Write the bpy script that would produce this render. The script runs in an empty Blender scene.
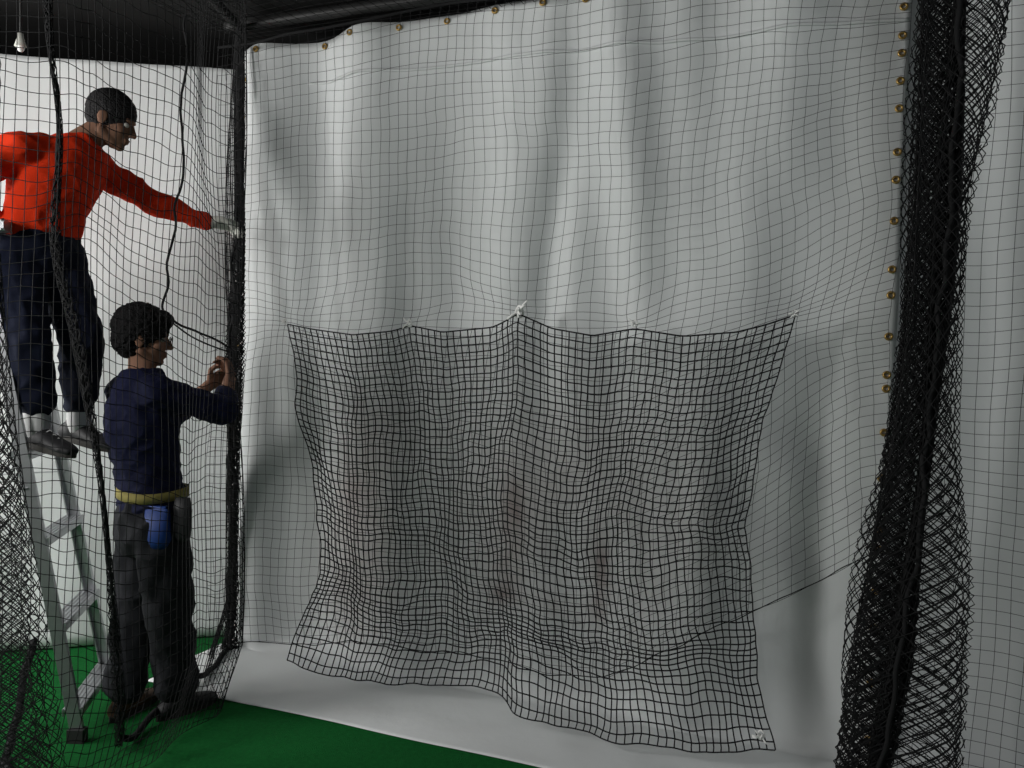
import bpy, bmesh, math, random, bisect
import numpy as np
from mathutils import Vector, Matrix, noise
random.seed(4)
C = bpy.context.scene.collection
V = Vector

# ------------------------------------------------------------ materials
def mat(name, col, rough=0.8, metal=0.0, var=0.0, vscale=8, bump=0.0, bscale=200, spec=0.3, col2=None):
    m = bpy.data.materials.new(name); m.use_nodes = True
    nt = m.node_tree; b = nt.nodes['Principled BSDF']
    b.inputs['Roughness'].default_value = rough
    b.inputs['Metallic'].default_value = metal
    b.inputs['Specular IOR Level'].default_value = spec
    tc = nt.nodes.new('ShaderNodeTexCoord')
    n = nt.nodes.new('ShaderNodeTexNoise'); n.inputs['Scale'].default_value = vscale; n.inputs['Detail'].default_value = 6
    nt.links.new(tc.outputs['Object'], n.inputs['Vector'])
    mx = nt.nodes.new('ShaderNodeMix'); mx.data_type = 'RGBA'
    c2 = col2 if col2 else tuple(c * (1 - var) for c in col)
    mx.inputs['A'].default_value = (*col, 1); mx.inputs['B'].default_value = (*c2, 1)
    nt.links.new(n.outputs['Fac'], mx.inputs['Factor'])
    nt.links.new(mx.outputs['Result'], b.inputs['Base Color'])
    if bump > 0:
        n2 = nt.nodes.new('ShaderNodeTexNoise'); n2.inputs['Scale'].default_value = bscale; n2.inputs['Detail'].default_value = 4
        nt.links.new(tc.outputs['Object'], n2.inputs['Vector'])
        bp = nt.nodes.new('ShaderNodeBump'); bp.inputs['Strength'].default_value = bump; bp.inputs['Distance'].default_value = 0.01
        nt.links.new(n2.outputs['Fac'], bp.inputs['Height']); nt.links.new(bp.outputs['Normal'], b.inputs['Normal'])
    return m

M = {}
M['net'] = mat('black_net_twine', (0.012, 0.012, 0.013), 0.85, var=0.3)
M['netthin'] = mat('grey_net_twine', (0.03, 0.03, 0.032), 0.85, var=0.3)
M['rope'] = mat('black_rope', (0.010, 0.010, 0.011), 0.9, var=0.4)
M['tie'] = mat('white_cord', (0.88, 0.88, 0.86), 0.6)
M['brass'] = mat('brass', (0.55, 0.36, 0.12), 0.4, metal=0.8, var=0.3)
M['black'] = mat('black_wall_paint', (0.010, 0.010, 0.010), 0.9, var=0.3)
M['dark'] = mat('dark_wall', (0.03, 0.03, 0.032), 0.9, var=0.3)
M['turf'] = mat('green_turf', (0.012, 0.19, 0.038), 0.95, var=0.0, vscale=60, bump=1.0, bscale=350, spec=0.1, col2=(0.006, 0.09, 0.020))
M['alu'] = mat('brushed_aluminium', (0.58, 0.59, 0.61), 0.38, metal=0.85, var=0.25, vscale=30)
M['plastic'] = mat('black_plastic', (0.02, 0.02, 0.02), 0.5)
M['skin'] = mat('skin', (0.18, 0.095, 0.062), 0.75, var=0.15, vscale=20, spec=0.15)
M['skin2'] = mat('skin_tan', (0.28, 0.15, 0.10), 0.75, var=0.15, vscale=20, spec=0.15)
M['hair'] = mat('black_hair', (0.010, 0.009, 0.010), 0.7, var=0.5, vscale=90, bump=0.9, bscale=160, spec=0.2)
M['eye'] = mat('eye_white', (0.4, 0.38, 0.35), 0.4)
M['red'] = mat('red_knit_cloth', (0.72, 0.038, 0.008), 0.9, var=0.25, vscale=10, bump=0.3, bscale=300, spec=0.1)
M['navy'] = mat('navy_cloth', (0.010, 0.012, 0.042), 0.85, var=0.3, vscale=10, bump=0.3, bscale=300, spec=0.15)
M['jeans'] = mat('dark_blue_denim', (0.009, 0.012, 0.028), 0.9, var=0.4, vscale=12, bump=0.3, bscale=400, spec=0.15)
M['grey'] = mat('charcoal_trousers', (0.022, 0.023, 0.027), 0.9, var=0.4, vscale=9, bump=0.3, bscale=400, spec=0.15)
M['yellow'] = mat('yellow_webbing', (0.33, 0.28, 0.08), 0.8, var=0.5, vscale=40)
M['blue'] = mat('blue_pouch_cloth', (0.01, 0.045, 0.22), 0.6, var=0.3)
M['glove'] = mat('white_cotton_glove', (0.58, 0.58, 0.53), 0.9, var=0.3, vscale=30)
M['brown'] = mat('brown_leather', (0.09, 0.042, 0.02), 0.6, var=0.3)
M['shoe'] = mat('black_shoe_leather', (0.02, 0.02, 0.022), 0.6, var=0.3)
M['sole'] = mat('shoe_rubber', (0.03, 0.028, 0.025), 0.8)
M['sock'] = mat('white_sock', (0.6, 0.6, 0.6), 0.9)

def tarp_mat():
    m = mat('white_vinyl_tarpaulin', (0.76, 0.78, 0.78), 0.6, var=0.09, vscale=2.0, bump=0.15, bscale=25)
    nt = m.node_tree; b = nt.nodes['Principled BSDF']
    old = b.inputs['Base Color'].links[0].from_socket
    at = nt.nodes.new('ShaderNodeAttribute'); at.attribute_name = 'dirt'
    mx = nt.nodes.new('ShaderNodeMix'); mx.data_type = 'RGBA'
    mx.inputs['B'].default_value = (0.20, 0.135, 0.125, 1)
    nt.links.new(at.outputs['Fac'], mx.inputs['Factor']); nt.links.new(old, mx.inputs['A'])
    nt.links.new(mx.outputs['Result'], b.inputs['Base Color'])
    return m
M['tarp'] = tarp_mat()

# ------------------------------------------------------------ helpers
def mesh_obj(name, verts, faces, m=None, smooth=True, parent=None):
    me = bpy.data.meshes.new(name); me.from_pydata([v[:] for v in verts], [], faces); me.update()
    if smooth: me.polygons.foreach_set('use_smooth', [True] * len(me.polygons))
    if m: me.materials.append(m)
    o = bpy.data.objects.new(name, me); C.objects.link(o)
    if parent: o.parent = parent
    return o
def bm_obj(name, bm, m=None, smooth=True, parent=None):
    me = bpy.data.meshes.new(name); bm.to_mesh(me); bm.free()
    if smooth: me.polygons.foreach_set('use_smooth', [True] * len(me.polygons))
    if m: me.materials.append(m)
    o = bpy.data.objects.new(name, me); C.objects.link(o)
    if parent: o.parent = parent
    return o
def tag(o, label, cat, group=None, kind=None):
    o['label'] = label; o['category'] = cat
    if group: o['group'] = group
    if kind: o['kind'] = kind
def structure(o): o['kind'] = 'structure'

def box(bm, c, s, rot=None):
    mt = Matrix.Translation(V(c)) @ (rot.to_4x4() if rot else Matrix.Identity(4)) @ Matrix.Diagonal((*s, 1))
    return bmesh.ops.create_cube(bm, size=1.0, matrix=mt)
def beam(bm, p0, p1, w, h, up=V((0, 0, 1))):
    p0, p1 = V(p0), V(p1); z = (p1 - p0); L = z.length; z.normalize()
    x = up.cross(z).normalized() if abs(up.dot(z)) < 0.99 else V((1, 0, 0)).cross(z).normalized()
    y = z.cross(x)
    R = Matrix((x, y, z)).transposed()
    box(bm, (p0 + p1) / 2, (w, h, L), R)

def loft(bm, rings, n=20):
    rows = []
    for c, a, b in rings:
        c, a, b = V(c), V(a), V(b)
        rows.append([bm.verts.new(c + a * math.cos(2 * math.pi * i / n) + b * math.sin(2 * math.pi * i / n)) for i in range(n)])
    for r0, r1 in zip(rows, rows[1:]):
        for i in range(n):
            bm.faces.new((r0[i], r0[(i + 1) % n], r1[(i + 1) % n], r1[i]))
    bm.faces.new(list(reversed(rows[0]))); bm.faces.new(rows[-1])
def ell(bm, c, axes, radii):
    R = Matrix([V(a).normalized() for a in axes]).transposed().to_4x4()
    bmesh.ops.create_uvsphere(bm, u_segments=20, v_segments=14, radius=1.0,
        matrix=Matrix.Translation(V(c)) @ R @ Matrix.Diagonal((*radii, 1)))
def limb(bm, p0, p1, r0, r1, n=14):
    p0, p1 = V(p0), V(p1); d = (p1 - p0).normalized()
    a = d.orthogonal().normalized(); b = d.cross(a)
    rings = []
    for t in (-90, -60, -30, 0):
        th = math.radians(t); rr = max(r0 * math.cos(th), 1e-4)
        rings.append((p0 + d * r0 * math.sin(th), a * rr, b * rr))
    for t in (0, 30, 60, 90):
        th = math.radians(t); rr = max(r1 * math.cos(th), 1e-4)
        rings.append((p1 + d * r1 * math.sin(th), a * rr, b * rr))
    loft(bm, rings, n)
def chain(bm, pts, rs):
    for i in range(len(pts) - 1):
        limb(bm, pts[i], pts[i + 1], rs[i], rs[i + 1])
def remesh(name, bm, voxel, m, parent=None, smooth=4, fold=0.0, fscale=10.0, fstretch=(1, 1, 1)):
    bmesh.ops.recalc_face_normals(bm, faces=bm.faces)
    o = bm_obj(name + '_tmp', bm)
    md = o.modifiers.new('r', 'REMESH'); md.mode = 'VOXEL'; md.voxel_size = voxel
    sm = o.modifiers.new('s', 'SMOOTH'); sm.factor = 0.5; sm.iterations = smooth
    dg = bpy.context.evaluated_depsgraph_get()
    me = bpy.data.meshes.new_from_object(o.evaluated_get(dg))
    bpy.data.objects.remove(o)
    me.name = name
    me.polygons.foreach_set('use_smooth', [True] * len(me.polygons))
    if fold > 0:
        nv = len(me.vertices)
        co = np.empty(nv * 3, dtype=np.float32); me.vertices.foreach_get('co', co); co = co.reshape(-1, 3)
        no = np.empty(nv * 3, dtype=np.float32); me.vertex_normals.foreach_get('vector', no); no = no.reshape(-1, 3)
        q = co * np.array(fstretch, dtype=np.float32) * fscale
        k = np.array([noise.noise(a) + 0.5 * noise.noise((a[0] * 2.3, a[1] * 2.3, a[2] * 2.3)) for a in q.tolist()], dtype=np.float32)
        co = co + no * (fold * (1 - np.abs(k) * 2.2))[:, None]
        me.vertices.foreach_set('co', co.ravel()); me.update()
    me.materials.clear(); me.materials.append(m)
    ob = bpy.data.objects.new(name, me); C.objects.link(ob)
    if parent: ob.parent = parent
    return ob

# ------------------------------------------------------------ people
def head(bm, c, f, u, sc=1.0):
    f = V(f).normalized(); u = V(u); u = (u - f * u.dot(f)).normalized(); r = f.cross(u)
    ax = (f, r, u)
    P = lambda a, b, cc: V(c) + (f * a + r * b + u * cc) * sc
    S = lambda t: tuple(x * sc for x in t)
    ell(bm, P(-.012, 0, .020), ax, S((.092, .073, .088)))
    ell(bm, P(.030, 0, -.025), ax, S((.056, .058, .080)))
    ell(bm, P(.040, 0, -.070), ax, S((.042, .042, .040)))
    ell(bm, P(.064, 0, -.092), ax, S((.022, .026, .018)))
    ell(bm, P(.072, 0, .022), ax, S((.014, .048, .012)))
    ell(bm, P(.055, .038, -.025), ax, S((.026, .022, .022))); ell(bm, P(.055, -.038, -.025), ax, S((.026, .022, .022)))
    limb(bm, P(.080, 0, .010), P(.104, 0, -.028), .008 * sc, .0115 * sc)
    ell(bm, P(.094, .010, -.033), ax, S((.010, .008, .007))); ell(bm, P(.094, -.010, -.033), ax, S((.010, .008, .007)))
    ell(bm, P(.083, 0, -.055), ax, S((.013, .024, .006))); ell(bm, P(.081, 0, -.068), ax, S((.013, .021, .007)))
    for s in (1, -1):
        ell(bm, P(-.005, s * .077, -.012), ax, S((.019, .007, .031)))
        ell(bm, P(-.012, s * .082, -.006), ax, S((.015, .006, .022)))
        limb(bm, P(.0, s * .06, -.06), P(.045, s * .03, -.085), .018 * sc, .018 * sc)
    return P, ax
def hand(bm, w, d, n, side, curl=0.5, grow=0.0, sc=1.0, spread=.004):
    d = V(d).normalized(); n = V(n); n = (n - d * n.dot(d)).normalized(); s = d.cross(n)
    if s.dot(V(side)) < 0: s = -s
    w = V(w)
    loft(bm, [(w - d * .01, s * (.024 + grow), n * (.018 + grow)), (w + d * .02 * sc, s * (.030 + grow), n * (.017 + grow)),
              (w + d * .06 * sc, s * (.040 + grow), n * (.015 + grow)), (w + d * .088 * sc, s * (.040 + grow), n * (.012 + grow)),
              (w + d * .096 * sc, s * (.034 + grow), n * (.007 + grow))], 18)
    for i, (o, ln) in enumerate([(.031, .070), (.0105, .080), (-.0105, .074), (-.031, .058)]):
        p = w + d * .085 * sc + s * o * sc; dr = (d + s * o * spread * 30).normalized(); r = (.0088 - .0006 * abs(i - 1)) + grow * .7
        ang = 0; pts = [p]
        for k, fr in enumerate((.42, .32, .26)):
            ang += curl * (0.7, 1.0, .7)[k] * (1 + .08 * i)
            pts.append(pts[-1] + (dr * math.cos(ang) + n * math.sin(ang)) * ln * fr * 1.1 * sc)
        chain(bm, pts, [r, r * .95, r * .88, r * .8])
    tb = w + d * .022 * sc + s * .026 * sc
    t1 = tb + (d * .5 + s * .8 + n * .35).normalized() * .038 * sc
    t2 = t1 + (d * .8 + s * .15 + n * (.3 + curl * .5)).normalized() * .032 * sc
    t3 = t2 + (d * .7 - s * .2 + n * (.3 + curl * .7)).normalized() * .026 * sc
    chain(bm, [tb, t1, t2, t3], [.015 + grow, .0115 + grow * .7, .0105 + grow * .7, .009 + grow * .6])
def torso(bm, pel, che, nk, shL, shR, f, kw, grow=0.0):
    f = V(f).normalized(); r = (V(shR) - V(shL)).normalized()
    f = (f - r * f.dot(r)).normalized()
    pel, che, nk = V(pel), V(che), V(nk)
    ws = kw
    loft(bm, [(pel.lerp(che, -.12), r * (ws['hip'] * .8 + grow), f * (.085 + grow)), (pel, r * (ws['hip'] + grow), f * (.105 + grow)),
              (pel.lerp(che, .42), r * (ws['waist'] + grow), f * (.098 + grow)), (pel.lerp(che, .75), r * (ws['waist'] * 1.08 + grow), f * (.108 + grow)),
              (che, r * (ws['chest'] + grow), f * (.118 + grow)), (che.lerp(nk, .45), r * (ws['chest'] * 1.0 + grow), f * (.105 + grow)),
              (che.lerp(nk, .72), r * (ws['chest'] * .78 + grow), f * (.085 + grow)), (che.lerp(nk, .88), r * (ws['chest'] * .50 + grow), f * (.066 + grow)),
              (che.lerp(nk, 1.0), r * (.054 + grow), f * (.056 + grow))], 28)
    low = nk - (V(nk) - V(che)).normalized() * .075
    limb(bm, shL, low, .056 + grow, .046 + grow); limb(bm, shR, low, .056 + grow, .046 + grow)
def strands_to_mesh(name, strands, rad, m, sides=3, parent=None):
    vs = []; fs = []; base = 0
    for P in strands:
        n = len(P)
        if n < 2: continue
        P = np.array([p[:] for p in P], dtype=np.float64)
        T = np.gradient(P, axis=0); T /= (np.sqrt((T * T).sum(axis=1))[:, None] + 1e-9)
        ref = np.array([0.35, 0.9, 0.25])
        A = np.stack([T[:, 1] * ref[2] - T[:, 2] * ref[1], T[:, 2] * ref[0] - T[:, 0] * ref[2], T[:, 0] * ref[1] - T[:, 1] * ref[0]], axis=1)
        A /= (np.sqrt((A * A).sum(axis=1))[:, None] + 1e-9)
        B = np.stack([T[:, 1] * A[:, 2] - T[:, 2] * A[:, 1], T[:, 2] * A[:, 0] - T[:, 0] * A[:, 2], T[:, 0] * A[:, 1] - T[:, 1] * A[:, 0]], axis=1)
        i = np.arange(n - 1)
        for s in range(sides):
            th = 2 * math.pi * s / sides
            vs.append(P + rad * (math.cos(th) * A + math.sin(th) * B))
            s2 = (s + 1) % sides
            fs.append(np.stack([base + s * n + i, base + s2 * n + i, base + s2 * n + i + 1, base + s * n + i + 1], axis=1))
        base += sides * n
    vv = np.concatenate(vs).astype(np.float32); ff = np.concatenate(fs).astype(np.int32)
    me = bpy.data.meshes.new(name)
    me.vertices.add(len(vv)); me.vertices.foreach_set('co', vv.ravel())
    me.loops.add(ff.size); me.loops.foreach_set('vertex_index', ff.ravel())
    me.polygons.add(len(ff)); me.polygons.foreach_set('loop_start', np.arange(0, ff.size, 4, dtype=np.int32))
    me.polygons.foreach_set('use_smooth', np.ones(len(ff), dtype=bool))
    me.update(calc_edges=True)
    me.materials.append(m)
    o = bpy.data.objects.new(name, me); C.objects.link(o)
    if parent: o.parent = parent
    return o
def shoe(parent, ank, toe_dir, m, lace=None, sc=1.0, solem=None):
    t = V(toe_dir).normalized(); s = V((-t.y, t.x, 0)).normalized(); up = s.cross(t) if s.cross(t).z > 0 else t.cross(s)
    a = V(ank); base = a - up * .085 - t * .05
    bm = bmesh.new()
    P = lambda x, z: base + t * x * sc + up * z
    loft(bm, [(P(-.028, .030), s * .022, up * .022), (P(-.01, .036), s * .034, up * .034), (P(.05, .046), s * .036, up * .044), (P(.10, .040), s * .040, up * .036),
              (P(.16, .030), s * .045, up * .026), (P(.20, .026), s * .042, up * .022), (P(.235, .022), s * .026, up * .016)], 20)
    limb(bm, P(.035, .05), a + up * .01, .042, .044)
    o = remesh('shoe', bm, .006, m, parent, 3)
    bm = bmesh.new(); n = 24; lo = []; hi = []
    for i in range(n):
        th = 2 * math.pi * i / n
        x = (.102 + .140 * math.cos(th)) * sc; wd = (.036 + .010 * math.cos(th)) * math.sin(th)
        lo.append(bm.verts.new(base + t * x + s * wd * 1.1 + up * 0.0)); hi.append(bm.verts.new(base + t * x + s * wd * 1.1 + up * .022))
    bm.faces.new(lo); bm.faces.new(hi)
    for i in range(n): bm.faces.new((lo[i], lo[(i + 1) % n], hi[(i + 1) % n], hi[i]))
    bmesh.ops.recalc_face_normals(bm, faces=bm.faces)
    so = bm_obj('sole', bm, solem or M['sole'], False); so.parent = o
    st = []
    for k in range(4):
        x = (.085 + k * .022) * sc; z = .084 - k * .010
        st.append([base + t * x - s * .022 + up * (z - .012), base + t * (x + .006) + up * (z + .004), base + t * (x + .012) + s * .022 + up * (z - .012)])
    la = strands_to_mesh('laces', st, .0022, lace or M['sole'], 5); la.parent = o
    return o

L0 = V((-1.355, 3.91, 0)); U = V((.938, -.346, 0)).normalized(); N = V((-.346, -.938, 0)).normalized()
# ---- person in navy shirt
f = V((.72, .69, 0)).normalized(); r = V((f.y, -f.x, 0))
pel = V((-1.415, 3.12, .80)); che = V((-1.465, 3.13, 1.14)); nk = V((-1.472, 3.14, 1.385))
hd = V((-1.468, 3.15, 1.515))
shR = V((-1.47, 3.13, 1.305)) + r * .165; shL = V((-1.48, 3.13, 1.285)) - r * .165
elR, wrR = V((-1.165, 3.19, 1.225)), V((-1.225, 3.42, 1.345))
elL, wrL = V((-1.475, 3.42, 1.17)), V((-1.355, 3.53, 1.31))
hipR, hipL = pel + r * .09 - V((0, 0, .04)), pel - r * .09 - V((0, 0, .04))
knR, knL = V((-1.325, 3.09, .42)), V((-1.495, 3.17, .42))
anR, anL = V((-1.313, 3.13, .085)), V((-1.512, 3.12, .085))
kw = dict(hip=.145, waist=.132, chest=.160)
bm = bmesh.new()
fh = V((.93, .28, -.12)); P, ax = head(bm, hd, fh, (0.05, 0, 1), .97)
limb(bm, nk - V((0, 0, .06)), hd - V((.01, 0, .07)), .054, .050)
torso(bm, pel, che, nk, shL, shR, f, kw, -.012)
chain(bm, [shR, elR, wrR], [.045, .036, .025]); chain(bm, [shL, elL, wrL], [.045, .036, .025])
hand(bm, wrR, (-.25, .75, .45), (-.9, -.1, .2), (-.2, -.2, 1), .75)
hand(bm, wrL, (.6, .45, .45), (.5, -.8, .1), (-.2, 0, 1), .75)
chain(bm, [hipR, knR, anR], [.075, .05, .036]); chain(bm, [hipL, knL, anL], [.075, .05, .036])
body = remesh('person', bm, .0045, M['skin2'], None, 2)
tag(body, "person in navy shirt and charcoal trousers gripping the bunched net", "person")
bm = bmesh.new()
torso(bm, pel + V((0, 0, .04)), che, nk, shL, shR, f, kw, .014)
chain(bm, [shR, elR, wrR.lerp(elR, .55)], [.064, .052, .048]); chain(bm, [shL, elL, wrL.lerp(elL, .45)], [.064, .050, .044])
remesh('shirt', bm, .007, M['navy'], body, 4, fold=.008, fscale=9, fstretch=(1, 1, 1.6))['label'] = "navy long-sleeved shirt"
bm = bmesh.new()
loft(bm, [(pel + V((0, 0, .12)), r * .142, f * .112), (pel + V((0, 0, .02)), r * .165, f * .130), (pel - V((0, 0, .07)), r * .172, f * .132), (pel - V((0, 0, .14)), r * .13, f * .10)], 28)
for hp, k, a in ((hipR, knR, anR), (hipL, knL, anL)):
    chain(bm, [hp, k, a + V((0, 0, .04))], [.104, .086, .078])
remesh('trousers', bm, .007, M['grey'], body, 4, fold=.011, fscale=8, fstretch=(1, 1, .8))['label'] = "charcoal work trousers"
bm = bmesh.new(); bc = pel + V((0, 0, .105)); n = 40
ring = []
for i in range(n):
    th = 2 * math.pi * i / n
    row = [bm.verts.new(bc + r * (.158 + q) * math.cos(th) + f * (.126 + q) * math.sin(th) + V((0, 0, zz + .006 * math.sin(2 * th)))) for q, zz in ((0, -.019), (.004, -.019), (.004, .019), (0, .019))]
    ring.append(row)
for i in range(n):
    for j in range(4): bm.faces.new((ring[i][j], ring[(i + 1) % n][j], ring[(i + 1) % n][(j + 1) % 4], ring[i][(j + 1) % 4]))
belt = bm_obj('belt', bm, M['yellow'], parent=body); belt['label'] = "yellow webbing tool belt"
bm = bmesh.new(); pc = V((-1.335, 2.985, .80))
loft(bm, [(pc + V((0, 0, .075)), r * .03 + U * .02, f * .03), (pc + V((0, 0, .06)), U * .055, N * .03), (pc - V((0, 0, .05)), U * .062, N * .036), (pc - V((0, 0, .085)), U * .045, N * .025)], 16)
po = bm_obj('tool_pouch', bm, M['blue'], parent=belt); po['label'] = "blue tool pouch"
bm = bmesh.new(); pc = V((-1.245, 3.0, .82))
loft(bm, [(pc + V((0, 0, .085)), U * .032, N * .022), (pc + V((0, 0, .04)), U * .04, N * .028), (pc - V((0, 0, .06)), U * .036, N * .026), (pc - V((0, 0, .08)), U * .02, N * .018)], 16)
po = bm_obj('tool_pouch', bm, M['shoe'], parent=belt); po['label'] = "black tool pouch"
bm = bmesh.new()
ell(bm, P(-.022, 0, .040), ax, (.102, .092, .092)); ell(bm, P(-.050, 0, -.010), ax, (.066, .084, .076)); ell(bm, P(.045, 0, .078), ax, (.048, .065, .036))
hair = remesh('hair', bm, .006, M['hair'], body, 2, fold=.010, fscale=38)
hair['label'] = "thick short black hair"
for s in (1, -1):
    bm = bmesh.new(); ell(bm, P(.070, s * .030, .0), ax, (.012, .013, .010)); bm_obj('eye', bm, M['eye'], parent=body)
st = []
for s in (1, -1):
    st.append([P(.100, s * .034 + .026 * math.cos(t), -.002 + .018 * math.sin(t)) for t in np.linspace(0, 2 * math.pi, 20)])
    st.append([P(.098, s * .060, .002), P(.05, s * .080, .004), P(-.005, s * .088, .0)])
st.append([P(.100, -.010, .002), P(.106, 0, .005), P(.100, .010, .002)])
gl = strands_to_mesh('spectacles', st, .0016, M['plastic'], 5, body)
shoe(body, anR, (.55, .75, 0), M['shoe'], sc=.95)['label'] = "dark leather shoe"
shoe(body, anL, (.25, .9, 0), M['brown'], sc=.95)['label'] = "brown leather shoe"

# ---- person in red shirt on the ladder
f = V((.88, -.42, 0)).normalized(); lft = V((-f.y, f.x, 0)); r = -lft
pel = V((-1.855, 3.07, 1.86)); che = V((-1.79, 3.09, 2.10)); nk = V((-1.722, 3.12, 2.285))
hd = V((-1.612, 3.16, 2.370))
shL, shR = V((-1.710, 3.24, 2.190)), V((-1.835, 2.93, 2.185))
elL, wrL = V((-1.535, 3.39, 2.085)), V((-1.365, 3.525, 2.035))
elR, wrR = V((-2.06, 2.86, 2.03)), V((-1.945, 2.965, 1.93))
hipL, hipR = pel + lft * .085 - V((0, 0, .03)), pel - lft * .085 - V((0, 0, .03))
knL, knR = V((-1.695, 3.10, 1.50)), V((-1.80, 2.93, 1.48))
anL, anR = V((-1.715, 3.13, 1.175)), V((-1.775, 2.95, 1.175))
kw = dict(hip=.145, waist=.130, chest=.155)
bm = bmesh.new()
P, ax = head(bm, hd, (.90, .12, -.36), (.35, 0, 1), .95)
limb(bm, nk - V((.04, 0, .05)), hd - V((.035, .01, .045)), .055, .052)
torso(bm, pel, che, nk, shL, shR, f, kw, -.012)
chain(bm, [shL, elL, wrL], [.045, .036, .025]); chain(bm, [shR, elR, wrR], [.045, .036, .025])
hand(bm, wrL, (.75, .6, .0), (.3, -.3, -.9), (.3, -.6, .3), .55)
hand(bm, wrR, (.9, .2, -.4), (.2, .8, -.3), (.3, 0, 1), .35)
chain(bm, [hipL, knL, anL], [.075, .05, .036]); chain(bm, [hipR, knR, anR], [.075, .05, .036])
body = remesh('person', bm, .0045, M['skin'], None, 2)
tag(body, "person in red shirt and dark jeans on stepladder, reaching out", "person")
bm = bmesh.new()
torso(bm, pel + V((.01, 0, .03)), che, nk, shL, shR, f, kw, .012)
chain(bm, [shL, elL, wrL.lerp(elL, .08)], [.064, .048, .034]); chain(bm, [shR, elR, wrR.lerp(elR, .1)], [.066, .052, .038])
remesh('shirt', bm, .007, M['red'], body, 4, fold=.011, fscale=7, fstretch=(1, 1, 1.4))['label'] = "red long-sleeved shirt"
bm = bmesh.new()
loft(bm, [(pel + V((.01, 0, .07)), r * .142, f * .115), (pel, r * .158, f * .125), (pel - V((0, 0, .07)), r * .155, f * .12), (pel - V((-.01, 0, .12)), r * .12, f * .09)], 28)
for hp, k, a in ((hipR, knR, anR), (hipL, knL, anL)):
    chain(bm, [hp, k, a + V((0, 0, .085))], [.095, .078, .060])
remesh('trousers', bm, .007, M['jeans'], body, 4, fold=.010, fscale=9)['label'] = "dark blue jeans"
for (w_, d_, n_, s_, c_) in ((wrL, (.75, .6, .0), (.3, -.3, -.9), (.3, -.6, .3), .55), (wrR, (.9, .2, -.4), (.2, .8, -.3), (.3, 0, 1), .35)):
    bm = bmesh.new(); hand(bm, w_, d_, n_, s_, c_, grow=.0025)
    limb(bm, w_ - V(d_).normalized() * .03, w_ + V(d_).normalized() * .01, .030, .030)
    remesh('glove', bm, .0038, M['glove'], body, 2)['label'] = "white cotton work glove"
bm = bmesh.new()
ell(bm, P(-.016, 0, .030), ax, (.095, .078, .087)); ell(bm, P(-.040, 0, -.005), ax, (.060, .073, .060))
remesh('hair', bm, .006, M['hair'], body, 2, fold=.002, fscale=60)['label'] = "closely cropped black hair"
for s in (1, -1):
    bm = bmesh.new(); ell(bm, P(.070, s * .030, .0), ax, (.012, .013, .010)); bm_obj('eye', bm, M['eye'], parent=body)
for a in (anL, anR):
    bm = bmesh.new(); limb(bm, a - V((0, 0, .02)), a + V((0, 0, .08)), .046, .046); remesh('sock', bm, .006, M['sock'], body, 2)
shoe(body, anL, (.90, -.25, -.16), M['shoe'], lace=M['sock'])['label'] = "black shoe with white laces"
shoe(body, anR, (.90, -.25, -.16), M['shoe'], lace=M['sock'])['label'] = "black shoe with white laces"

# ------------------------------------------------------------ wall frame
H = 2.917
Lx, Ly, Ux, Uy, Nx, Ny = L0.x, L0.y, U.x, U.y, N.x, N.y
def W(u, z, d=0.0): return V((Lx + Ux * u + Nx * d, Ly + Uy * u + Ny * d, z))

# ------------------------------------------------------------ net builder
def net(name, F, wa, hb, cell, rad, m, diamond=False, sub=2, parent=None):
    st = []
    if not diamond:
        na = round(wa / cell); nb = round(hb / cell)
        for i in range(na + 1):
            st.append([F(wa * i / na, hb * j / (nb * sub)) for j in range(nb * sub + 1)])
        for j in range(nb + 1):
            st.append([F(wa * i / (na * sub), hb * j / nb) for i in range(na * sub + 1)])
    else:
        step = cell * math.sqrt(2)
        k = math.ceil((wa + hb) / step)
        for sgn in (1, -1):
            for i in range(k + 1):
                off = i * step - (hb if sgn == 1 else 0)
                pts = []
                nn = int(hb / (cell / math.sqrt(2)))
                for j in range(nn + 1):
                    b = hb * j / nn
                    a = off + b if sgn == 1 else off - b
                    if 0 <= a <= wa: pts.append(F(a, b))
                    elif pts: break
                if len(pts) > 2: st.append(pts)
    return strands_to_mesh(name, st, rad, m, 3, parent)
def interp(x, xs, ys):
    if x <= xs[0]: return ys[0]
    if x >= xs[-1]: return ys[-1]
    i = bisect.bisect_right(xs, x) - 1
    return ys[i] + (ys[i + 1] - ys[i]) * (x - xs[i]) / (xs[i + 1] - xs[i])
def smoothpoly(pts, n):
    P = [V(p) for p in pts]; P = [P[0] * 2 - P[1]] + P + [P[-1] * 2 - P[-2]]
    out = []; seg = len(P) - 3
    for i in range(n):
        t = i / (n - 1) * seg; k = min(int(t), seg - 1); t -= k
        p0, p1, p2, p3 = P[k:k + 4]
        out.append(0.5 * ((2 * p1) + (p2 - p0) * t + (2 * p0 - 5 * p1 + 4 * p2 - p3) * t * t + (3 * p1 - p0 - 3 * p2 + p3) * t ** 3))
    return out
def rope_mesh(name, pts, rad, m, n=60, parent=None, wob=0.0):
    P = smoothpoly(pts, n)
    if wob: P = [p + noise.noise_vector(p * 9) * wob for p in P]
    return strands_to_mesh(name, [P], rad, m, 8, parent)

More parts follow.
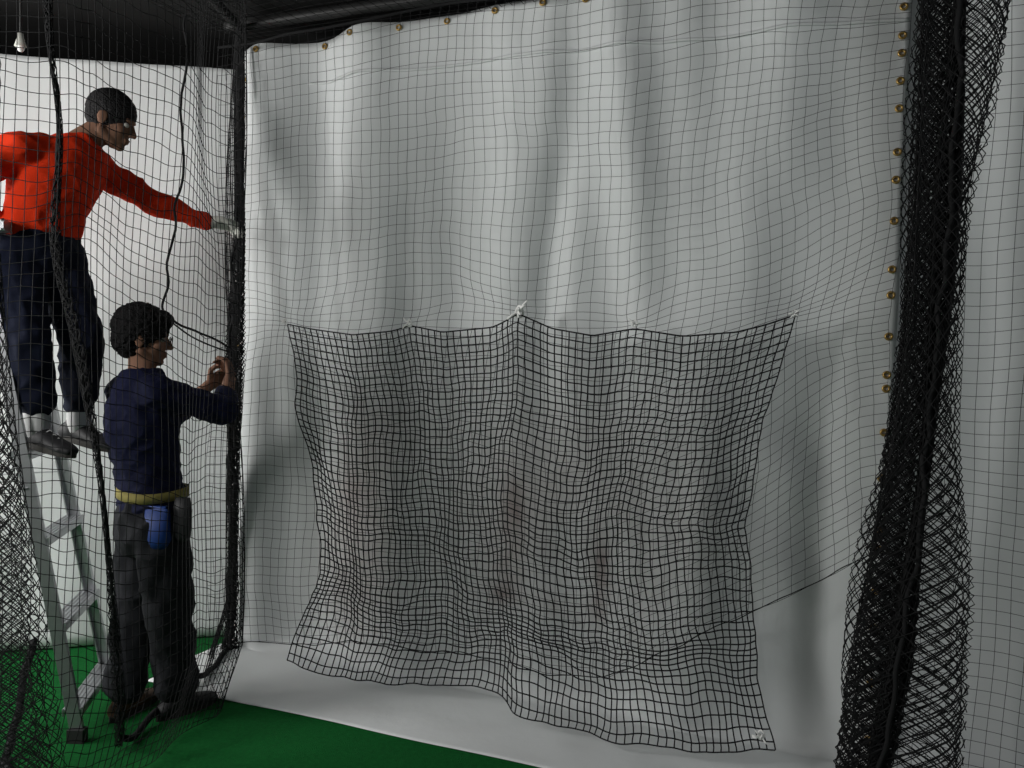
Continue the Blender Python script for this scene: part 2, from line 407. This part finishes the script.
# ------------------------------------------------------------ room
def quadwall(name, a, b, z0, z1, m, th=0.1, out=V((0, 1, 0))):
    bm = bmesh.new(); a, b = V(a), V(b); nn = out.normalized() * th
    vs = [a, b, b + nn, a + nn]
    lo = [bm.verts.new(v + V((0, 0, z0))) for v in vs]; hi = [bm.verts.new(v + V((0, 0, z1))) for v in vs]
    bm.faces.new(lo); bm.faces.new(hi)
    for i in range(4): bm.faces.new((lo[i], lo[(i + 1) % 4], hi[(i + 1) % 4], hi[i]))
    bmesh.ops.recalc_face_normals(bm, faces=bm.faces)
    o = bm_obj(name, bm, m, smooth=False); structure(o); return o
bm = bmesh.new(); box(bm, (-0.3, 1.2, -0.05), (9.6, 8.4, 0.1)); o = bm_obj('floor', bm, M['turf'], False); structure(o)
bm = bmesh.new(); box(bm, (-0.3, 1.2, 3.12), (9.6, 8.4, 0.1)); o = bm_obj('ceiling', bm, M['black'], False); structure(o)
quadwall('wall_back', (-5, 4.75, 0), (4.4, 4.75, 0), 0, 3.1, M['black'])
quadwall('wall_left', (-5, -2.9, 0), (-5, 5.3, 0), 0, 3.1, M['dark'], out=V((-1, 0, 0)))
quadwall('wall_right', (4.4, -2.9, 0), (4.4, 5.3, 0), 0, 3.1, M['dark'], out=V((1, 0, 0)))
quadwall('wall_front', (-5, -2.9, 0), (4.4, -2.9, 0), 0, 3.1, M['dark'], out=V((0, -1, 0)))

# ------------------------------------------------------------ tarpaulins
def ridge(x, c, w):
    q = (x - c) / w
    return math.exp(-q * q) if abs(q) < 4 else 0.0
def tarp_d(u, z):
    zz = z
    d = 0.055 * noise.noise((u * 2.4 + 0.3 * zz, zz * 0.45, 3.1))
    d += 0.020 * noise.noise((u * 6 + 0.5 * zz, zz * 0.8, 7.7))
    d += 0.014 * noise.noise((u * 4, zz * 4.0, 17.7))
    d -= 0.065 * ridge(u, 1.62 + 0.03 * math.sin(zz * 3), 0.07) * ridge(zz, 1.9, 0.6)
    d += 0.050 * ridge(u, 1.38, 0.18) * ridge(zz, 2.0, 0.9)
    d += 0.060 * ridge(u, 0.85 - 0.10 * (zz - 1), 0.17)
    d -= 0.055 * ridge(u, 0.45, 0.13)
    d += 0.065 * ridge(u, 0.13, 0.11)
    d += 0.060 * ridge(u, 2.35 + 0.1 * (zz - 1.5), 0.16)
    d += 0.050 * ridge(u, 1.95 - 0.1 * (zz - 2), 0.10) * ridge(zz, 2.3, .7)
    d -= 0.055 * ridge(u, 2.72, 0.09) * ridge(zz, 0.8, 0.9)
    q = (u - 2.4) * 0.6 + (zz - 0.7) * 0.8
    d += 0.018 * math.sin(q * 20) * ridge(u, 2.65, 0.35) * ridge(zz, 0.9, 0.5)
    return d
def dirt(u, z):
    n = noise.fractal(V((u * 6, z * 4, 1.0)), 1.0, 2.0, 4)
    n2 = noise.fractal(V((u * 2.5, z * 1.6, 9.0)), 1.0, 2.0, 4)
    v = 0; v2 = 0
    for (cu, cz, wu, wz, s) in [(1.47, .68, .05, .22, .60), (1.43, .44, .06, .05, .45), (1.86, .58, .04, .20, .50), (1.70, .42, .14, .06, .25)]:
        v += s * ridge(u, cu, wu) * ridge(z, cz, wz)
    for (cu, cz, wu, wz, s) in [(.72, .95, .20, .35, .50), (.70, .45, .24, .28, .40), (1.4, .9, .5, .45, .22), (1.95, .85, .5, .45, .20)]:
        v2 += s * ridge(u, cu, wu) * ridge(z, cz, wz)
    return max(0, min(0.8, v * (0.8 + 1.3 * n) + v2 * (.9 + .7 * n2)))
def make_tarp(name, P, u0, u1, skirt, ztop, dfun, step=0.022, dirtf=None, topf=None):
    nu = int((u1 - u0) / step); vs = []; fs = []; dv = []
    prof = []
    R = 0.07
    for z in np.linspace(ztop, R, int((ztop - R) / step)): prof.append((0.0, float(z), 1.0))
    if skirt > 0:
        for k in range(1, 6):
            th = k / 5 * math.pi / 2
            prof.append((R - R * math.cos(th), R - R * math.sin(th) + 0.006, 1 - k / 5))
        for k in range(1, int(skirt / step) + 1): prof.append((R + k * step, 0.006, 0.0))
    else:
        prof.append((0, 0.01, 1.0))
    npf = len(prof)
    for i in range(nu + 1):
        u = u0 + (u1 - u0) * i / nu
        for j, (dd, z, w) in enumerate(prof):
            zt = z
            if topf and z > 0.5: zt = z + topf(u) * (z - 0.5) / (ztop - 0.5)
            d = dfun(u, z) * w + dd
            if w == 0.0:
                zt = z + 0.008 * (1 + noise.noise((u * 5, dd * 5, 0))) * min(1, (skirt + R - dd) / 0.2)
                d += 0.02 * noise.noise((u * 1.5, 5, 0)) * (dd / skirt)
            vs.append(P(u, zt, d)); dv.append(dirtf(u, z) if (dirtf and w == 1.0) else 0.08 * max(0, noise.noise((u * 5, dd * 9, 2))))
    for i in range(nu):
        for j in range(npf - 1):
            a = i * npf + j
            fs.append((a, a + 1, a + npf + 1, a + npf))
    o = mesh_obj(name, vs, fs, M['tarp'])
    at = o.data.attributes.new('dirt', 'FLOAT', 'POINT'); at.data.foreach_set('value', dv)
    sd = o.modifiers.new('thick', 'SOLIDIFY'); sd.thickness = 0.002
    return o
topc = lambda u: 0.065 * math.sin(math.pi * min(max(u, 0) / 2.95, 1))
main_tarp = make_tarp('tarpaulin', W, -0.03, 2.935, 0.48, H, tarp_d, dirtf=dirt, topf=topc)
tag(main_tarp, "large wrinkled white tarpaulin with brass grommets, skirt on turf", "tarpaulin")
def W2(u, z, d): return W(u, z, d - 0.10)
tr = make_tarp('tarpaulin', W2, 2.90, 4.6, 0.5, H, lambda u, z: 0.07 * noise.noise((u * 3, z * .6, 20)), dirtf=None)
tag(tr, "white tarpaulin hanging beyond the gathered black net curtain", "tarpaulin")
A0 = V((-1.36, 4.00, 0)); UA = (V((-2.36, 3.70, 0)) - A0).normalized(); NA = V((UA.y, -UA.x, 0)) * 1
if NA.y > 0: NA = -NA
def W3(u, z, d): return A0 + UA * u + NA * d + V((0, 0, z * (1 - 0.02 * u)))
tl = make_tarp('tarpaulin', W3, 0, 3.2, 0, 2.86, lambda u, z: 0.03 * noise.noise((u * 3, z * .5, 40)), dirtf=None)
tag(tl, "white tarpaulin hanging behind the stepladder and two people", "tarpaulin")

def grommet(parent, u, z, P=W):
    bm = bmesh.new()
    seg, ms = 16, 6; R, r = 0.0105, 0.0048
    vv = []
    dd = tarp_d(u, z)
    for i in range(seg):
        t = 2 * math.pi * i / seg
        row = []
        for j in range(ms):
            s = 2 * math.pi * j / ms
            rr = R + r * math.cos(s)
            row.append(bm.verts.new(P(u + rr * math.cos(t), z + rr * math.sin(t), 0.006 + dd + r * math.sin(s))))
        vv.append(row)
    for i in range(seg):
        for j in range(ms):
            bm.faces.new((vv[i][j], vv[(i + 1) % seg][j], vv[(i + 1) % seg][(j + 1) % ms], vv[i][(j + 1) % ms]))
    o = bm_obj('grommet', bm, M['brass'], True, parent); return o
for z in [2.80, 2.695, 2.63, 2.53, 2.43, 2.27, 2.17, 2.02, 1.843, 1.75, 1.60, 1.46, 1.41, 1.25, 1.08, .887, .82, .66, .52, .31, .10]:
    g = grommet(main_tarp, 2.908, z)
for z in [2.78, 2.60, 2.42, 2.2, 1.95, 1.7, 1.5, 1.25, 1.0, .75, .55, .35, .2]:
    g = grommet(main_tarp, 0.015, z)
for u in [0.12, .43, .62, .85, 1.08, 1.32, 1.54, 1.72, 1.95, 2.2, 2.45, 2.7]:
    g = grommet(main_tarp, u, H + topc(u) - 0.025)
main_tarp.children[0]['label'] = "small brass grommet"
vs = []; fs = []
for i in range(121):
    u = 0.35 + (2.93 - 0.35) * i / 120; z0 = 2.70
    for dz in (-0.006, 0.006):
        vs.append(W(u, z0 + dz + .05, tarp_d(u, z0) + 0.007))
for i in range(120): fs.append((2 * i, 2 * i + 1, 2 * i + 3, 2 * i + 2))
seam = mesh_obj('seam', vs, fs, M['tarp'], parent=main_tarp); seam['label'] = "welded horizontal seam strip"
sm = seam.modifiers.new('t', 'SOLIDIFY'); sm.thickness = .004

# ------------------------------------------------------------ main net
def zb(u): return interp(u, [0, .6, 1.23, 1.67, 1.95, 2.24, 2.49, 2.83, 3.0], [.03, .15, .23, .19, .22, .39, .58, .83, .9])
ties = [(.414, 1.60), (1.046, 1.600), (1.54, 1.655), (2.012, 1.615), (2.585, 1.66)]
def main_net(a, b):
    u = -0.01 + a; t = b / 2.9
    z0 = zb(u); z1 = H - 0.04 + topc(u)
    z = z0 + (z1 - z0) * t
    z -= 0.11 * math.sin(math.pi * min(u / 2.95, 1)) * math.sin(math.pi * t)
    d = 0.15 + 0.05 * noise.noise((u * 2.2, z * .8, 11)) + 0.06 * math.sin(math.pi * t) * (1 - t)
    for i, (tu, tz) in enumerate(ties):
        s = .28 if i in (0, 2, 4) else .14
        r2 = ((u - tu) ** 2 + (z - tz) ** 2) / (s * s)
        if r2 < 9:
            w = 0.6 * math.exp(-r2)
            u += (tu - u) * w * 0.4; z += (tz - z) * w; d += 0.03 * w
    u += 0.03 * noise.noise((a * 2, b * 2, 1)) + .007 * noise.noise((a * 8, b * 8, 1)); z += 0.035 * noise.noise((a * 2, b * 2, 5)) + .008 * noise.noise((a * 8, b * 8, 21))
    return W(u, z, d)
mn = net('netting', main_net, 2.93, 2.9, 0.045, 0.0010, M['netthin'])
tag(mn, "large thin black square-mesh net hanging in front of white tarpaulin", "net")
er = rope_mesh('border_rope', [main_net(a, 0.0) + N * 0.004 for a in np.linspace(0, 2.93, 30)], 0.002, M['rope'], 240, parent=mn, wob=0.012)
er['label'] = "black rope along the lower net border"
er2 = rope_mesh('border_rope', [main_net(a, 2.9) for a in np.linspace(0, 2.93, 16)], 0.006, M['rope'], 100, parent=mn)

# ------------------------------------------------------------ small net
def small_net(a, b):
    s = a / 2.3; t = b / 1.55
    zt = interp(a / 2.3 * 2.171 + .414, [.414, .55, .75, .95, 1.046, 1.2, 1.4, 1.54, 1.68, 1.85, 2.012, 2.2, 2.4, 2.5, 2.585],
                [1.596, 1.575, 1.555, 1.575, 1.600, 1.575, 1.60, 1.655, 1.60, 1.575, 1.605, 1.58, 1.60, 1.63, 1.665])
    zbm = interp(s, [0, .12, .25, .38, .5, .6, .7, .85, 1], [.11, .09, .075, .11, .10, .085, .06, .07, .11]) + .012 * noise.noise((s * 16, 0, 3))
    tt = t + (.022 + .02 * noise.noise((s * 4, 2, 3))) * math.sin(2 * math.pi * min(1, max(0, (t - .60) / .38)))
    z = zt + (zbm - zt) * tt
    ul = interp(z, [.08, .3, .52, .8, 1.115, 1.35, 1.6], [.53, .60, .625, .60, .535, .49, .414])
    ur = interp(z, [.1, .35, .6, .9, 1.24, 1.45, 1.66], [2.60, 2.52, 2.475, 2.44, 2.50, 2.545, 2.585])
    u = ul + (ur - ul) * s
    k = min(1, t * 4)
    u += (0.034 * noise.noise((s * 7, t * 2.5, 2)) + .010 * noise.noise((s * 25, t * 18, 2))) * (.3 + .7 * k)
    z += (0.045 * noise.noise((s * 6, t * 5, 8)) + .010 * noise.noise((s * 25, t * 18, 12))) * k
    z -= .035 * math.sin(math.pi * s) * math.sin(math.pi * min(1, t * 1.1))
    d = 0.18 + 0.09 * t ** 1.5 + 0.085 * noise.noise((s * 7 + .5 * t, t * 1.6, 12)) * min(1, 3 * t) + .040 * noise.noise((s * 14, t * 6, 19)) * k
    d += 0.05 * ridge(s, .52, .03) * (1 - t * .5) - 0.03 * ridge(s, .46, .05)
    if t > .9: d += (t - .9) * 0.2
    return W(u, max(z, 0.03), max(d, .08))
sn = net('netting', small_net, 2.3, 1.55, 0.0315, 0.0030, M['net'])
tag(sn, "smaller thick black square-mesh net tied up across the large net", "net")
rope_mesh('border_rope', [small_net(2.3 * s, 0) for s in np.linspace(0, 1, 60)], 0.003, M['rope'], 200, parent=sn)

def knot(p, s=1.0, seed=0):
    rnd = random.Random(seed); st = []
    p = V(p)
    st.append([p + (U * math.cos(t) * .012 + V((0, 0, 1)) * math.sin(t) * .018 + N * .006 * math.sin(2 * t)) * s for t in np.linspace(0, 4 * math.pi, 30)])
    for k in range(6):
        e = p + (U * rnd.uniform(-.035, .035) + V((0, 0, rnd.uniform(-.03, .035))) + N * .02) * s
        st.append(smoothpoly([p, p.lerp(e, .5) + N * .012, e], 8))
    o = strands_to_mesh('tie_cord', st, 0.0036 * s, M['tie'], 6)
    tag(o, "white cord knot tying the small net to the large net", "cord", group="white cord knots on the net")
    return o
for i, ((tu, tz), s) in enumerate(zip(ties, [.6, .8, 1.3, .7, .7])):
    knot(W(tu, tz + 0.01, .20), s, i)
knot(small_net(2.26, 1.5) + N * 0.01, .9, 9)

# ------------------------------------------------------------ gathered net curtain bundles
def pleat_net(name, cen, hw, dep, Wd, folds, hgt, cell, rad, e1, e2, seed, z_off=0.0, diamond=True, parent=None, m=None):
    e1, e2 = V(e1), V(e2)
    def F(a, b):
        z = hgt - b
        t = a / Wd * folds + 0.25 * noise.noise((a * 2, z * .8, seed))
        tri = abs((t % 2) - 1) * 2 - 1
        h = hw(z) * (0.75 + 0.35 * noise.noise((math.floor(t) * 1.7, z * 1.1, seed + 4)))
        c = cen(z)
        off = h * math.sin(tri * math.pi / 2)
        dd = dep(z) * (t / folds - .5) * 2 + 0.4 * dep(z) * noise.noise((t * 2.0, z * 1.5, seed + 9))
        zz = z + 0.04 * noise.noise((t * 1.3, z * 2, seed + 2))
        p = c + e1 * off + e2 * dd
        p.z = max(zz + z_off, 0.012)
        return p
    return net(name, F, Wd, hgt, cell, rad, m or M['net'], diamond=diamond, parent=parent)

Z = [0, .13, .45, .707, .98, 1.3, 1.615, 2.03, 2.4, 2.75, 3.0]
zl = [2.77, 2.77, 2.77, 2.79, 2.82, 2.88, 2.905, 2.91, 2.91, 2.905, 2.90]
zr = [3.18, 3.19, 3.195, 3.185, 3.15, 3.10, 3.096, 3.104, 3.16, 3.20, 3.21]
cenR = lambda z: W((interp(z, Z, zl) + interp(z, Z, zr)) / 2, 0, 0.34)
hwR = lambda z: (interp(z, Z, zr) - interp(z, Z, zl)) / 2 * 1.12
rn = pleat_net('net_curtain', cenR, hwR, lambda z: 0.11, 1.9, 6, 2.93, 0.038, 0.0020, U, N, 3)
tag(rn, "black net curtain gathered and hanging in folds beside white tarpaulin", "net curtain")
cc = lambda z: W(interp(z, [0, .1, .55, 1.2, 1.7, 2.6, 3], [2.88, 2.90, 2.958, 3.00, 3.02, 3.03, 3.03]), 0, 0.38)
rc = pleat_net('gathered_edge', cc, lambda z: 0.033 + .015 * math.sin(z * 4), lambda z: 0.03, 1.5, 12, 2.93, 0.034, 0.0026, U, N, 8, parent=rn)
rc['label'] = "tightly bunched dark net edge"
c3 = lambda z: W(interp(z, [0, .5, 1.0, 1.6, 3], [2.85, 2.87, 2.92, 2.965, 2.972]), 0, 0.32)
rc2 = pleat_net('gathered_edge', c3, lambda z: interp(z, [0, 1, 2, 3], [.09, .06, .055, .06]), lambda z: 0.05, 1.1, 8, 2.93, 0.034, 0.0020, U, N, 18, parent=rn)
rope_mesh('border_rope', [cc(z) + N * .04 + V((0, 0, z)) for z in (2.9, 2.4, 1.9, 1.4, .9, .5, .1)], 0.008, M['rope'], 90, parent=rn, wob=.02)

def rnet(a, b):
    u = 3.0 + a; z = 2.9 - b
    return W(u + .02 * noise.noise((a * 3, b * 2, 4)), z + .03 * noise.noise((a * 3, b * 2, 14)), .10 + .05 * noise.noise((u * 2, z, 31)))
o = net('netting', rnet, 1.5, 2.88, 0.045, 0.001, M['netthin'])
tag(o, "thin black square-mesh net hanging over the further white tarpaulin", "net")

cz = [0, .4, .9, 1.2, 1.4, 1.7, 2.0, 2.4, 2.87]
cx = [-1.335, -1.325, -1.315, -1.285, -1.270, -1.255, -1.262, -1.295, -1.335]
cy = [3.80, 3.79, 3.75, 3.66, 3.61, 3.58, 3.62, 3.70, 3.80]
cenC = lambda z: V((interp(z, cz, cx), interp(z, cz, cy), 0))
cb = pleat_net('net_curtain', cenC, lambda z: interp(z, [0, .1, .5, 1.0, 1.4, 1.8, 2.3, 2.9], [.06, .03, .022, .03, .05, .036, .020, .018]), lambda z: .02,
               1.0, 10, 2.9, 0.036, 0.0024, (1, 0, 0), (0, 1, 0), 41)
tag(cb, "black net bunched into a vertical cord at the cage corner", "net curtain")
rope_mesh('border_rope', [cenC(z) + V((0.01, -.02, z)) for z in (2.9, 2.4, 2.0, 1.7, 1.4, 1.1, .8, .4, .02)], 0.009, M['rope'], 100, parent=cb, wob=.012)
rope_mesh('border_rope', [cenC(z) + V((-0.012, -.02, z)) for z in (2.9, 2.4, 2.0, 1.7, 1.4, 1.1, .8, .4, .02)], 0.006, M['rope'], 100, parent=cb, wob=.03)

# ------------------------------------------------------------ side net
path = [(-1.36, 3.84, 0), (-1.30, 3.62, 0), (-1.16, 3.35, 0), (-1.11, 3.10, 0), (-1.16, 2.85, 0), (-1.25, 2.62, 0), (-1.38, 2.47, 0), (-1.62, 2.40, 0), (-1.9, 2.36, 0), (-2.3, 2.34, 0)]
PP = smoothpoly(path, 400); acc = [0.0]
for i in range(1, 400): acc.append(acc[-1] + (PP[i] - PP[i - 1]).length)
tot = acc[-1]
ppx = [p.x for p in PP]; ppy = [p.y for p in PP]
WS = 4.2
def side_net(a, b):
    z = 2.90 - b
    s = a / WS * tot
    x = interp(s, acc, ppx); y = interp(s, acc, ppy)
    amp = 0.05 + 0.05 * max(0, (s - 1.5))
    w = math.sin(a * 9 + 1.5 * noise.noise((a, z, 2))) * amp * (0.6 + .6 * noise.noise((a * 1.5, z * .7, 5)))
    n2 = noise.noise((a * 2, z * 1.0, 77)) * 0.05
    flare = max(0, .35 - z) * .35
    x += -w * 0.6 + n2 - flare * .6; y += w * .4 - flare * .3
    mid = math.sin(math.pi * min(1, b / 2.9))
    zz = z + .06 * noise.noise((a * 2, z * 2, 9)) - .18 * math.sin(math.pi * min(1, s / 1.45)) * mid + .02 * noise.noise((a * 7, z * 7, 9))
    return V((x, y, max(zz, 0.012)))
sd = net('netting', side_net, WS, 2.90, 0.043, 0.0015, M['net'])
tag(sd, "black square-mesh side net hanging in front of two people", "net")
edge = [(-1.449, 2.45, 2.86), (-1.449, 2.45, 2.47), (-1.41, 2.45, 2.138), (-1.422, 2.45, 1.80), (-1.358, 2.45, 1.527), (-1.293, 2.45, 1.187), (-1.268, 2.47, .93), (-1.30, 2.60, .52), (-1.35, 2.74, .2), (-1.40, 2.84, .02)]
ce = smoothpoly(edge, 60); ez = [p.z for p in ce][::-1]; ex = [p.x for p in ce][::-1]; ey = [p.y for p in ce][::-1]
se = pleat_net('gathered_edge', lambda z: V((interp(z, ez, ex), interp(z, ez, ey), 0)), lambda z: .015 + .009 * math.sin(z * 5), lambda z: .012, .45, 7, 2.86, .036, .0016, (1, 0, 0), (0, 1, 0), 61, parent=sd)
se['label'] = "bunched dark vertical edge of the net"
rope_mesh('border_rope', edge, .0035, M['rope'], 90, parent=sd, wob=.016)
rope_mesh('border_rope', [(-1.386, 3.3, 2.85), (-1.386, 3.3, 2.66), (-1.40, 3.3, 2.3), (-1.407, 3.3, 2.088), (-1.456, 3.3, 1.715), (-1.44, 3.33, 1.60), (-1.27, 3.56, 1.48)], .005, M['rope'], 80, parent=sd, wob=.02)
rope_mesh('border_rope', [(-1.40, 2.86, .02), (-1.37, 3.05, .03), (-1.345, 3.3, .025), (-1.325, 3.6, .03), (-1.335, 3.8, .03)], .013, M['rope'], 80, parent=sd, wob=.03)
rope_mesh('border_rope', [(-1.93, 3.15, .28), (-1.85, 2.95, .12), (-1.76, 2.78, .03), (-1.66, 2.6, .02), (-1.45, 2.45, .02)], .014, M['rope'], 80, parent=sd, wob=.03)
lp = pleat_net('net_curtain', lambda z: V((interp(z, [0, .6, 1.2, 1.8], [-1.58, -1.62, -1.68, -1.72]), 2.55, 0)),
               lambda z: interp(z, [0, .3, .8, 1.5, 2.9], [.16, .13, .10, .05, .03]), lambda z: .06, 1.5, 7, 2.9, .04, .0018, (1, .0, 0), (0, 1, 0), 88)
tag(lp, "loose folds of black net hanging beside the stepladder", "net curtain")

# ------------------------------------------------------------ cage frame and roof
bm = bmesh.new(); limb(bm, W(-.05, 3.03, .05), W(4.5, 3.03, .05), .028, .028)
o = bm_obj('cage_pipe', bm, M['plastic']); tag(o, "black steel cage pipe above the white tarpaulin", "pipe")
bm = bmesh.new(); limb(bm, (-1.34, 3.84, 2.99), (-1.40, 1.0, 2.99), .022, .022)
o = bm_obj('cage_pipe', bm, M['plastic']); tag(o, "black steel cage pipe carrying the side net", "pipe")
def roof(a, b):
    p = W(0, 0, 0) + U * a + N * b
    return V((p.x, p.y, 2.97 - .12 * math.sin(math.pi * min(1, b / 2.5)) * (.6 + .6 * noise.noise((a * 1.5, b * 1.5, 3)))))
o = net('netting', roof, 3.0, 2.6, .05, .0014, M['net']); tag(o, "black roof net sagging under the dark ceiling", "net")
lamp = bpy.data.objects.new('ceiling_lamp', None); C.objects.link(lamp); lamp.location = (-1.97, 3.15, 3.07)
bm = bmesh.new(); limb(bm, (0, 0, 0), (0, 0, -.38), .005, .005); bm_obj('stem', bm, M['plastic'], parent=lamp)
bm = bmesh.new(); loft(bm, [((0, 0, -.38), (.010, 0, 0), (0, .010, 0)), ((0, 0, -.405), (.014, 0, 0), (0, .014, 0)), ((0, 0, -.43), (.022, 0, 0), (0, .022, 0))]); bm_obj('lamp_shade', bm, M['glove'], parent=lamp)
bm = bmesh.new(); ell(bm, (0, 0, -.435), ((1, 0, 0), (0, 1, 0), (0, 0, 1)), (.014, .014, .016)); bm_obj('bulb', bm, M['tie'], parent=lamp)
tag(lamp, "small white hanging lamp under the black ceiling", "lamp")

# ------------------------------------------------------------ stepladder
lad = bpy.data.objects.new('stepladder', None); C.objects.link(lad); lad.location = (-1.8, 3.05, 0)
def lobj(name, bm, m, parent=lad, smooth=False):
    o = bm_obj(name, bm, m, smooth); o.parent = parent
    o.matrix_parent_inverse = Matrix.Translation(-V(lad.location)); return o
F0, F1 = V((-1.575, 2.89, 0)), V((-1.675, 3.333, 0))
ld = V((-.97, -.23, 0)).normalized(); fd = (F1 - F0).normalized()
def rail(k, z):
    p = (F0 if k == 0 else F1) + ld * (0.192 * z) + V((0, 0, z))
    return p + fd * (1 if k == 0 else -1) * 0.025 * z
TOPZ = 1.90
for k in (0, 1):
    bm = bmesh.new(); p0, p1 = rail(k, .03), rail(k, TOPZ)
    beam(bm, p0, p1, .006, .044, up=ld)
    a = ld * .020
    s = fd * (.010 if k == 0 else -.010)
    beam(bm, p0 + a + s, p1 + a + s, .022, .005, up=ld); beam(bm, p0 - a + s, p1 - a + s, .022, .005, up=ld)
    lobj('rail', bm, M['alu'])
    bm = bmesh.new(); box(bm, rail(k, .025), (.060, .040, .05)); lobj('foot', bm, M['plastic'])
for z in (.12, .44, .76, 1.08, 1.40, 1.70):
    bm = bmesh.new(); a, b = rail(0, z), rail(1, z)
    beam(bm, a, b, .070, .005, up=V((0, 0, 1)))
    for q in (-.03, -.015, 0, .015, .03): beam(bm, a + ld * q + V((0, 0, .004)), b + ld * q + V((0, 0, .004)), .005, .004)
    beam(bm, a + ld * .033 - V((0, 0, .012)), b + ld * .033 - V((0, 0, .012)), .005, .025)
    beam(bm, a - ld * .033 - V((0, 0, .012)), b - ld * .033 - V((0, 0, .012)), .005, .025)
    lobj('step', bm, M['alu'])
bm = bmesh.new(); beam(bm, rail(0, TOPZ) - fd * .03, rail(1, TOPZ) + fd * .03, .20, .04); bmesh.ops.bevel(bm, geom=bm.edges[:], offset=.008, segments=2); lobj('top_cap', bm, M['alu'])
for k in (0, 1):
    bm = bmesh.new(); t = rail(k, TOPZ - .03) + ld * .08; b = (F0 if k == 0 else F1) + ld * 1.05 + V((0, 0, .03)) - fd * (.03 if k == 0 else -.03)
    beam(bm, t, b, .02, .04, up=ld); lobj('rear_leg', bm, M['alu'])
    bm = bmesh.new(); box(bm, b, (.05, .04, .05)); lobj('foot', bm, M['plastic'])
    bm = bmesh.new(); beam(bm, rail(k, .95), t.lerp(b, .52), .004, .018, up=fd); lobj('spreader', bm, M['alu'])
bm = bmesh.new()
b0 = F0 + ld * .80 + V((0, 0, .5)); b1 = F1 + ld * .80 + V((0, 0, .5)); beam(bm, b0, b1, .02, .02); lobj('brace', bm, M['alu'])
tag(lad, "aluminium folding stepladder standing on green turf behind the net", "stepladder")

o = rope_mesh('cord', [(-1.47, 3.38, 1.59), (-1.40, 3.42, 1.53), (-1.33, 3.47, 1.49), (-1.25, 3.55, 1.455)], .0035, M['rope'], 30)
tag(o, "short black cord stretched to the bunched corner net", "cord")

# ------------------------------------------------------------ lights
def area(name, loc, tgt, size, power, col=(1, 1, 1), sy=None):
    l = bpy.data.lights.new(name, 'AREA'); l.energy = power; l.size = size; l.color = col
    if sy: l.shape = 'RECTANGLE'; l.size_y = sy
    o = bpy.data.objects.new(name, l); C.objects.link(o); o.location = loc
    o.rotation_euler = (V(tgt) - V(loc)).to_track_quat('-Z', 'Y').to_euler(); return o
area('daylight_doorway', (-4.3, 2.3, 1.8), (-1.2, 3.5, 1.4), 1.2, 105, (1, .99, .97), 1.8)
area('daylight_window', (-2.9, .9, 2.25), (-.3, 3.5, 1.4), .6, 54, (1, 1, .98), .8)
area('tarp_fill_high', (1.7, -.6, 2.6), (1.5, 3.2, 1.4), 1.2, 15, (.94, .98, 1))  # added soft fill from the camera side to lift the tarpaulin, no real source
w = bpy.data.worlds.new('world'); bpy.context.scene.world = w; w.use_nodes = True
w.node_tree.nodes['Background'].inputs[0].default_value = (.8, .9, 1, 1); w.node_tree.nodes['Background'].inputs[1].default_value = .1

# ------------------------------------------------------------ camera
cd = bpy.data.cameras.new('cam'); cam = bpy.data.objects.new('camera', cd); C.objects.link(cam)
cd.sensor_width = 36; cd.lens = 790 / 1024 * 36; cd.clip_start = .05
p = .04; rr = .031
fw = V((0, math.cos(p), -math.sin(p))); up = V((0, math.sin(p), math.cos(p))); rt = V((1, 0, 0))
up2 = up * math.cos(rr) - rt * math.sin(rr); rt2 = rt * math.cos(rr) + up * math.sin(rr)
cam.matrix_world = Matrix.Translation((0, 0, 1.5)) @ Matrix((rt2, up2, -fw)).transposed().to_4x4()
bpy.context.scene.camera = cam
bpy.context.scene.view_settings.view_transform = 'Standard'
